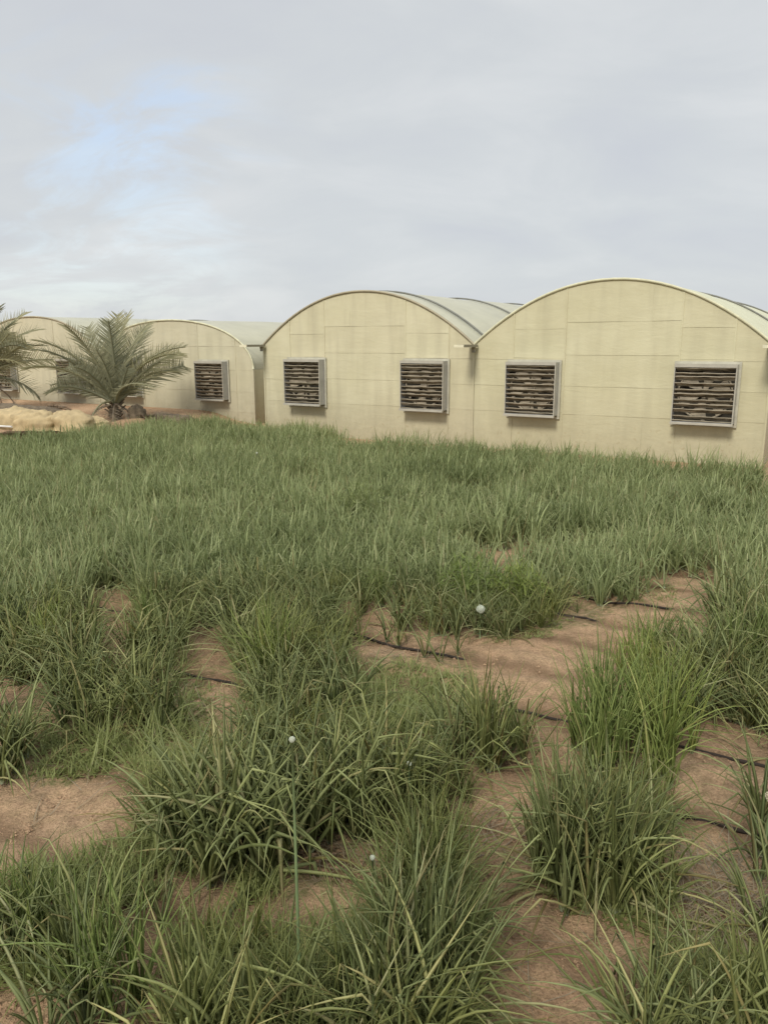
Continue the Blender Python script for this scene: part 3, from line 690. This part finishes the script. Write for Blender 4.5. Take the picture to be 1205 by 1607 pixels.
# ------------------------------------------------------------------ weeds, litter (nobody could count them)
def scatter_poly(P_px, n, r):
    xs = [p[0] for p in P_px]; ys = [p[1] for p in P_px]; out = []
    while len(out) < n:
        x, y = r.uniform(min(xs), max(xs)), r.uniform(min(ys), max(ys))
        if in_poly(x, y, P_px) and (P_px in BARE_PX or len(P_px) > 0): out.append(at(x, y))
    return out
def gz(X, Y): return gh(X, Y) + 0.05*noise.noise((X*0.9, Y*0.9, 1.3)) + 0.030*noise.noise((X*3.1, Y*3.1, 4.0))
def weeds(P_px, n, hgt, r, rg):
    pts = [p for p in scatter_poly(P_px, n, r) if hgt < .13 or not any(visible_bare(*proj(p[0]+dx, p[1], z)) for dx in (-.05, .05) for z in (0, hgt*.5, hgt))]; B = []; AZ = []
    for X, Y in pts:
        z = gz(X, Y)
        for k in range(7): B.append((X+r.gauss(0, .02), Y+r.gauss(0, .02), z)); AZ.append(r.uniform(0, 6.28))
    m = len(B); B = np.array(B); z0 = B[:, 2].copy(); B[:, 2] = 0
    V, F, T, A = leaves(rg, B, np.array(AZ), rg.uniform(R(20), R(80), m), hgt*rg.uniform(.4, 1.2, m), rg.uniform(.0025, .006, m), rg.uniform(0, R(70), m), np.full(m, 2.0), np.zeros(m), 3, 2, rg.beta(2, 2, m)*.85)
    V[:, 2] += np.repeat(z0, 8); A = A*0 + 0.5
    return V, F, T, A
wr_ = random.Random(3)
wch = [weeds(P, n, h_, wr_, rng) for P, n, h_ in (
    ([(0, 1120), (120, 1140), (250, 1130), (260, 1200), (120, 1215), (0, 1220)], 420, .07), ([(200, 1050), (330, 1060), (350, 1190), (230, 1210)], 260, .06),
    ([(420, 1060), (640, 1040), (750, 1070), (760, 1130), (640, 1160), (420, 1150)], 700, .10), ([(1070, 1530), (1230, 1500), (1240, 1680), (1060, 1680)], 500, .14),
    ([(370, 1310), (430, 1310), (430, 1400), (370, 1420)], 160, .10), ([(1070, 1440), (1180, 1460), (1150, 1560), (1010, 1520)], 160, .06),
    ([(760, 985), (900, 975), (860, 1010), (770, 1012)], 120, .035), ([(990, 930), (1070, 915), (1060, 945), (990, 950)], 80, .035),
    ([(0, 1310), (240, 1290), (250, 1420), (0, 1420)], 260, .16), ([(600, 1330), (740, 1330), (740, 1500), (560, 1520)], 300, .22), ([(270, 1480), (560, 1480), (560, 1640), (270, 1640)], 300, .22),
    ([(260, 1210), (700, 1180), (700, 1300), (260, 1380)], 500, .20), ([(60, 1150), (420, 1120), (520, 1250), (180, 1420)], 350, .30), ([(380, 1040), (860, 1040), (860, 1180), (380, 1180)], 420, .28), ([(820, 1240), (1080, 1220), (1060, 1440), (860, 1440)], 240, .28), ([(620, 1480), (760, 1440), (760, 1660), (560, 1660)], 260, .34), ([(0, 1440), (170, 1440), (170, 1560), (0, 1560)], 120, .24), ([(0, 920), (560, 880), (560, 1060), (0, 1060)], 500, .36), ([(860, 1420), (1060, 1400), (1060, 1480), (950, 1450)], 90, .05))]
tag(obj('weeds', np_mesh('weeds', wch, M_weed)), kind='stuff')
# fallen dry leaves
def litter(P_px, n, r, rg):
    pts = scatter_poly(P_px, n, r); m = len(pts)
    B = np.array([(X, Y, 0.0) for X, Y in pts]); z = np.array([gz(X, Y) for X, Y in pts])
    V, F, T, A = leaves(rg, B, rg.uniform(0, 6.28, m), rg.uniform(R(-4), R(24), m), rg.uniform(.08, .42, m), rg.uniform(.0015, .0035, m), rg.uniform(0, R(50), m), rg.uniform(.3, 1.5, m), rg.uniform(-R(30), R(30), m), 5, 2, rg.random(m))
    V[:, 2] += np.repeat(z, 12); return V, F, T, A
lch = [litter(P, n, wr_, rng) for P, n in (([(1060, 1330), (1200, 1340), (1200, 1500), (1060, 1470)], 380), ([(740, 1260), (830, 1260), (840, 1400), (760, 1400)], 60), ([(220, 1060), (340, 1070), (340, 1200), (220, 1200)], 60),
    ([(440, 1300), (610, 1300), (600, 1390), (440, 1400)], 50), ([(760, 1420), (960, 1460), (940, 1600), (750, 1600)], 16), ([(860, 960), (930, 960), (930, 980), (860, 990)], 20), ([(0, 1100), (200, 1110), (180, 1280), (0, 1300)], 30), ([(560, 970), (720, 1010), (720, 1050), (560, 1030)], 24), ([(850, 1230), (880, 1400), (1060, 1420), (1150, 1330), (1060, 1240)], 60))]
tag(obj('dry_leaves', np_mesh('dry_leaves', lch, M_dry)), kind='stuff')

# crumbs of soil and small stones on the bare sand
clr = random.Random(77); CV = []; CF = []
OCT = [(1,0,0),(-1,0,0),(0,1,0),(0,-1,0),(0,0,1),(0,0,-1)]; OF = [(0,2,4),(2,1,4),(1,3,4),(3,0,4),(2,0,5),(1,2,5),(3,1,5),(0,3,5)]
for P in BARE_PX:
    for X, Y in scatter_poly(P, 420, clr):
        z = gz(X, Y); r_ = 0.004 + 0.016*clr.random()**4; i0 = len(CV)
        for q in OCT: CV.append((X + q[0]*r_*clr.uniform(.6, 1.3), Y + q[1]*r_*clr.uniform(.6, 1.3), z + q[2]*r_*clr.uniform(.4, .9)))
        CF += [tuple(i0+k for k in f_) for f_ in OF]
tag(obj('soil_crumbs', mesh_from('soil_crumbs', CV, CF, [M_ground])), kind='stuff')

# yellow-green leafy weeds among the onions
def bushy(r, n, spread, hgt):
    B = []; 
    for k in range(n):
        a = r.uniform(0, 6.28); q = spread*math.sqrt(r.random()); B.append((q*math.cos(a), q*math.sin(a), hgt*r.uniform(.1, 1.0)*(1-.5*q/spread)))
    B = np.array(B); m = n
    return leaves(rng, B, rng.uniform(0, 6.28, m), rng.uniform(R(-10), R(70), m), rng.uniform(.05, .13, m), rng.uniform(.004, .010, m), rng.uniform(0, R(60), m), np.full(m, 2.), np.zeros(m), 4, 2, rng.beta(2, 2, m)*.9)
for (x, y, sp, h_, lab) in ((735, 955, .30, .62, 'yellow-green leafy weed above the white flower ball'), (815, 960, .26, .50, 'low yellow-green weed right of the white flower ball'), (570, 830, .35, .80, 'dark bushy weed standing in the middle of the dense crop')):
    X, Y = at(x, y); m_ = M_weedy if y > 900 else M_weed
    ch = bushy(rr, 700, sp, h_); V, F, T, A = ch; stems = leaves(rng, np.zeros((14, 3)), rng.uniform(0, 6.28, 14), rng.uniform(R(50), R(85), 14), np.full(14, h_), np.full(14, .005), np.full(14, R(10)), np.full(14, 2.), np.zeros(14), 4, 2, np.full(14, .4))
    tag(obj('leafy_weed', np_mesh('leafy_weed', [(V, F, T, A*0+.5), stems], m_), None, (X, Y, gz(X, Y))), lab, 'weed')

# ------------------------------------------------------------------ drip hoses along the rows
HOSE_LAB = ['drip hose crossing the foreground sand nearest the camera', 'drip hose in front of the big dark onion clump', 'black drip hose through the upper right bare patch and left bare strip', 'black drip hose passing the single plants left of the path', 'drip hose hidden in the crop just beyond the single plants', 'black drip hose beside the white flower ball', 'drip hose along the far edge of the sandy path']
OPEN = {0: [(-2.4, -1.7)], 1: [(-4.3, -3.4), (-.95, -.1)], 2: [(-6.2, -5.5), (-1.75, -1.15), (-.75, -.1)], 3: [(-3.5, -2.35), (-.6, .2)], 5: [(-2.5, -1.75)], 6: [(-2.2, -1.2)]}
def hose_lift(k, u):
    """the hose surfaces in places and is silted over elsewhere"""
    a = max([sstep(lo-.15, lo+.05, u) * (1 - sstep(hi-.05, hi+.15, u)) for lo, hi in OPEN.get(k, [])] + [0.0])
    return -0.035 + 0.042*a
for k, v in enumerate([3.28, 3.90, 4.55, 5.18, 5.85, 6.50, 7.14]):
    pts = []; u = -7.0
    while u < 2.5:
        vv = v + 0.008*math.sin(u*1.1+k) + 0.012*noise.noise((u*.7, k*3.1, 0)); P = WP(u, vv)
        if P.y > 1.2: pts.append((P.x, P.y, gz(P.x, P.y) + hose_lift(k, u) + 0.008*noise.noise((u*2.2, k*5.3, 0))))
        u += 0.12
    tag(obj('drip_hose', MB().tube(pts, 0.0115, 7).me('drip_hose', M_hose, True)), HOSE_LAB[k], 'hose', 'drip hoses along the rows')

# ------------------------------------------------------------------ flowers
def flower(xh, yh, X, Y, h_, rad, m_, lab, lean=0.0):
    root = empty('onion_flower', (X, Y, gz(X, Y))); tag(root, lab, 'flower')
    pts = [(0, 0, 0), (lean*.2, 0, h_*.35), (lean*.6, 0, h_*.7), (lean, 0, h_)]
    obj('stalk', MB().tube(pts, [.006, .006, .005, .004], 7).me('stalk', M_scape, True), root)
    n = 90; b = MB()
    for k in range(n):
        z = 1 - 2*(k+.5)/n; q = math.sqrt(max(0, 1-z*z)); a = k*2.39996
        d = Vector((q*math.cos(a), q*math.sin(a), z)); c = Vector((lean, 0, h_+rad*.7))
        p = c + d*rad*rr.uniform(.82, 1.05); s_ = rad*0.20
        b.tube([tuple(c + d*rad*.2), tuple(p)], rad*0.03, 3, False)
        t1 = d.orthogonal().normalized(); t2 = d.cross(t1); i0 = len(b.v)
        b.v += [tuple(p + d*s_*.6), tuple(p + t1*s_), tuple(p + t2*s_), tuple(p - t1*s_), tuple(p - t2*s_), tuple(p - d*s_*.6)]
        for q1, q2 in ((1, 2), (2, 3), (3, 4), (4, 1)): b.f += [(i0, i0+q1, i0+q2), (i0+5, i0+q2, i0+q1)]
    obj('flower_head', b.me('flower_head', m_), root)
def fl_at(xb, yb, yh, *a):
    X, Y = at(xb, yb); h_ = 0.1
    while proj(X, Y, h_)[1] > yh and h_ < 1.4: h_ += .01
    flower(0, 0, X, Y, h_-a[0]*.7, *a)
fl_at(752, 1004, 958, .034, M_white, 'white ball-shaped onion flower at the edge of the sandy path')
fl_at(470, 1610, 1157, .010, M_white, 'very tall thin flower stalk rising through the centre of the foreground')
fl_at(640, 1290, 1195, .012, M_white, 'small white onion flower above the central clumps')
fl_at(583, 1480, 1352, .010, M_white, 'small white onion flower over the bare patch below the centre')
fl_at(1193, 1375, 1248, .024, M_seed, 'dry beige onion seed head at the right edge')
fl_at(405, 745, 712, .022, M_white, 'pale onion flower near the far edge of the crop')

# ------------------------------------------------------------------ palms
def frond_mesh(r, length, curve):
    nseg = 14; P = []; ang = R(0); p = Vector((0, 0, 0))
    for i in range(nseg+1):
        P.append(p.copy()); a = ang - curve*(i/nseg)**1.25; p = p + Vector((math.cos(a), 0, math.sin(a)))*(length/nseg)
    B = []; AZ = []; EL = []; LE = []
    V = []; F = []; T = []; A = []
    def strip(base, d, w, le, tint, droop):
        i0 = len(V); k = 3; q = Vector(base); d = Vector(d).normalized(); sd = d.cross(Vector((0, 0, 1))).normalized() if abs(d.z) < .98 else Vector((0, 1, 0))
        for j in range(k+1):
            f = j/k; ww = w*(1-f**1.6) + .001
            V.append(tuple(q + sd*ww)); V.append(tuple(q - sd*ww)); T.extend([tint, tint]); A.extend([f, f])
            q = q + d*(le/k); d = (d + Vector((0, 0, -droop/k))).normalized()
        for j in range(k): F.append((i0+2*j, i0+2*j+1, i0+2*j+3, i0+2*j+2))
    np_ = 36
    for j in range(np_):
        f = 0.13 + 0.86*j/np_; k = f*nseg; i = min(int(k), nseg-1); b = P[i].lerp(P[i+1], k-i); fw = (P[i+1]-P[i]).normalized(); up = Vector((-fw.z, 0, fw.x))
        le = length*0.205*math.sin(math.pi*min(1, (0.12+0.88*f)))**.6*r.uniform(.85, 1.1) + .05
        for s_ in (-1, 1):
            d = fw*0.62 + Vector((0, s_, 0))*r.uniform(.6, .9) + up*r.uniform(0.12, .5)
            strip(b, d, 0.0058, le, r.uniform(0.1, .85), r.uniform(.1, .5))
    m = MB(); m.tube([tuple(q) for q in P], [0.022*(1-.85*i/nseg)+.002 for i in range(nseg+1)], 5)
    me = np_mesh('frond', [(np.array(V), np.array(F), np.array(T), np.array(A))], M_palm)
    rv = np.array(m.v); rf = [f_ for f_ in m.f if len(f_) == 4]
    me2 = np_mesh('frond', [(np.array(V), np.array(F), np.array(T), np.array(A)), (rv, np.array(rf), np.full(len(rv), .8), np.full(len(rv), .3))], M_palm)
    bpy.data.meshes.remove(me); return me2
pr = random.Random(8)
FR = [frond_mesh(pr, 1.0, c) for c in (R(35), R(50), R(65), R(80), R(100))]
FRD = []
for q in (2, 3):
    c = FR[q].copy(); c.materials.clear(); c.materials.append(M_drypalm); FRD.append(c)
def palm(X, Y, z, n, length, trunk_h, trunk_r, lab, specials=()):
    root = empty('date_palm', (X, Y, z)); tag(root, lab, 'palm tree', 'young date palms in front of the left greenhouses')
    m = MB(); k = 10
    m.tube([(0.02*math.sin(i), 0, trunk_h*i/k - .05) for i in range(k+1)], [trunk_r*(1.15-.35*i/k)*(1+.12*(i % 2)) for i in range(k+1)], 12)
    tr = obj('trunk', m.me('trunk', M_bark), root)
    for j in range(18):          # cut frond stubs round the trunk
        a = j*2.4; zz_ = trunk_h*(j+1)/20; s_ = MB().tube([(trunk_r*.7*math.cos(a), trunk_r*.7*math.sin(a), zz_), (trunk_r*1.9*math.cos(a), trunk_r*1.9*math.sin(a), zz_+.14)], [.035, .018], 5)
        obj('frond_stub', s_.me('frond_stub', M_bark), tr)
    def put(a, el, le, ci, roll=0):
        o = obj('frond', FR[ci], root); o.location = (trunk_r*.4*math.cos(a), trunk_r*.4*math.sin(a), trunk_h)
        o.rotation_euler = (Matrix.Rotation(a, 3, 'Z') @ Matrix.Rotation(-el, 3, 'Y') @ Matrix.Rotation(roll, 3, 'X')).to_euler(); o.scale = (le, le, le)
    for j in range(n):
        f = j/(n-1); a = j*2.39996 + pr.uniform(-.2, .2); el = R(84 - 52*f**0.9 + pr.uniform(-5, 5))
        put(a, el, length*(0.78+.3*pr.random())*(1 - .12*f), min(4, int(f*3.2) + pr.randrange(2)), R(pr.uniform(-70, 70)))
    for j in range(7):
        o = obj('dry_frond', FRD[j % 2], root); a = j*0.9 + .4; o.location = (trunk_r*.5*math.cos(a), trunk_r*.5*math.sin(a), trunk_h*.85); q = length*pr.uniform(.35, .5) * (1 + trunk_h*.3)
        o.rotation_euler = (0, R(pr.uniform(5, 35)), a); o.scale = (q, q, q)
    for (a, el, le, ci) in specials: put(R(a), R(el), le, ci, R(pr.choice((-70, -40, 0, 45, 75))))
    return root
Pm = WP(-17.72, 14.9)
palm(Pm.x, Pm.y, gh(Pm.x, Pm.y), 13, 2.3, 0.42, 0.15, 'young date palm with a full crown in front of the low left greenhouse',
     ((170, 64, 2.7, 2), (12, 64, 2.6, 2), (95, 86, 2.6, 0), (200, 78, 2.5, 1), (-20, 78, 2.5, 1), (180, 50, 2.6, 3), (0, 50, 2.6, 3), (175, 40, 2.5, 3), (5, 38, 2.5, 3), (150, 70, 2.5, 0), (30, 72, 2.4, 0), (90, 86, 2.6, 0), (185, 60, 2.5, 2), (-10, 62, 2.4, 2), (-100, 10, 1.6, 3)))
Pm = WP(-23.5, 14.6)
palm(Pm.x, Pm.y, gh(Pm.x, Pm.y), 24, 2.4, 1.0, 0.22, 'date palm cut off by the left edge of the picture', ((0, 60, 2.5, 2), (10, 42, 2.5, 3), (-12, 25, 2.4, 3), (-25, 55, 2.5, 3), (15, 70, 2.6, 1), (-8, 5, 2.0, 4)))

# ------------------------------------------------------------------ things at the foot of the palms
def lump(name, m_, sx, sy, sz, seed, folds=0.0, n=28):
    V = []; F = []; k = 14
    for j in range(k+1):
        ph = math.pi/2*j/k*1.12 - 0.12*math.pi/2
        for i in range(n):
            a = 2*math.pi*i/n; c = math.cos(ph)
            cx, cy = abs(c)**.8*math.cos(a), abs(c)**.8*math.sin(a); z = math.sin(ph)
            w = 1 + .16*noise.noise((cx*1.6+seed, cy*1.6, z*2)) + folds*abs(noise.noise((cx*4+seed, cy*3, z*3+seed)))
            V.append((cx*sx*w, cy*sy*w, z*sz*w))
    for j in range(k):
        for i in range(n): F.append((j*n+i, j*n+(i+1) % n, (j+1)*n+(i+1) % n, (j+1)*n+i))
    F.append(tuple(k*n+i for i in range(n)))
    return mesh_from(name, V, F, [m_], True)
def place(name, me, x, y, z, rz, lab, cat, group=None):
    X, Y = at(x, y, z); return tag(obj(name, me, None, (X, Y, z), rz), lab, cat, group)
zb = 0.30
gs = 'tan sacking heaps at the foot of the palms'
place('sack', lump('sack', M_sack, .95, .5, .40, 1.0, .25), 22, 664, zb, -TH, 'tan sacking heap at the left edge under the cut-off palm', 'sack', gs)
place('sack', lump('sack', M_sack, .62, .42, .38, 4.0, .3), 56, 667, zb, -TH+.2, 'yellowish sacking heap, second from the left edge', 'sack', gs)
place('sack', lump('sack', M_sack, .85, .45, .38, 7.0, .25), 112, 667, zb, -TH-.15, 'longest tan sacking heap, just left of the full palm', 'sack', gs)
place('sack', lump('sack', M_sack, .42, .3, .22, 9.0, .3), 150, 667, zb, -TH, 'smallest sacking heap touching the full palm', 'sack', gs)
place('soil_bank', lump('soil_bank', M_soil, 2.0, .5, .36, 12.0, .2), 40, 655, zb, -TH, 'dark bank of soil and debris behind the sacking heaps', 'soil bank')
place('palm_stump', lump('palm_stump', M_soil, .26, .24, .36, 15.0, .2), 216, 655, zb, 0, 'dark palm stump right of the full palm', 'stump')
place('soil_heap', lump('soil_heap', M_soil, .75, .4, .22, 18.0, .3), 272, 662, zb*.7, -TH, 'low dark soil heap right of the palm stump', 'soil heap')
def dry_pile(x, y, z, n, le, lab):
    X, Y = at(x, y, z); root = empty('dry_frond_pile', (X, Y, z)); tag(root, lab, 'dry fronds')
    for k in range(n):
        o = obj('dry_frond', FRD[k % 2], root, (pr.uniform(-.3, .3), pr.uniform(-.2, .2), .05 + .05*k/n)); s_ = le*pr.uniform(.7, 1.1); o.scale = (s_, s_, s_)
        o.rotation_euler = (R(pr.uniform(-40, 40)), -R(pr.uniform(5, 35)), pr.uniform(-1.2, .8))
dry_pile(225, 658, zb*.8, 9, .95, 'pile of dry cut fronds beside the palm stump')
dry_pile(55, 650, zb, 8, 1.1, 'dry fronds lying on the dark bank behind the sacking heaps')
a_ = at(-10, 669, .3); b_ = at(20, 669, .3)
tag(obj('pipe', MB().tube([(a_[0]-1, a_[1]+.6, .32), (b_[0], b_[1], .32)], .025, 8).me('pipe', M_pvc, True)), 'white pipe lying in front of the sacking heaps', 'pipe')
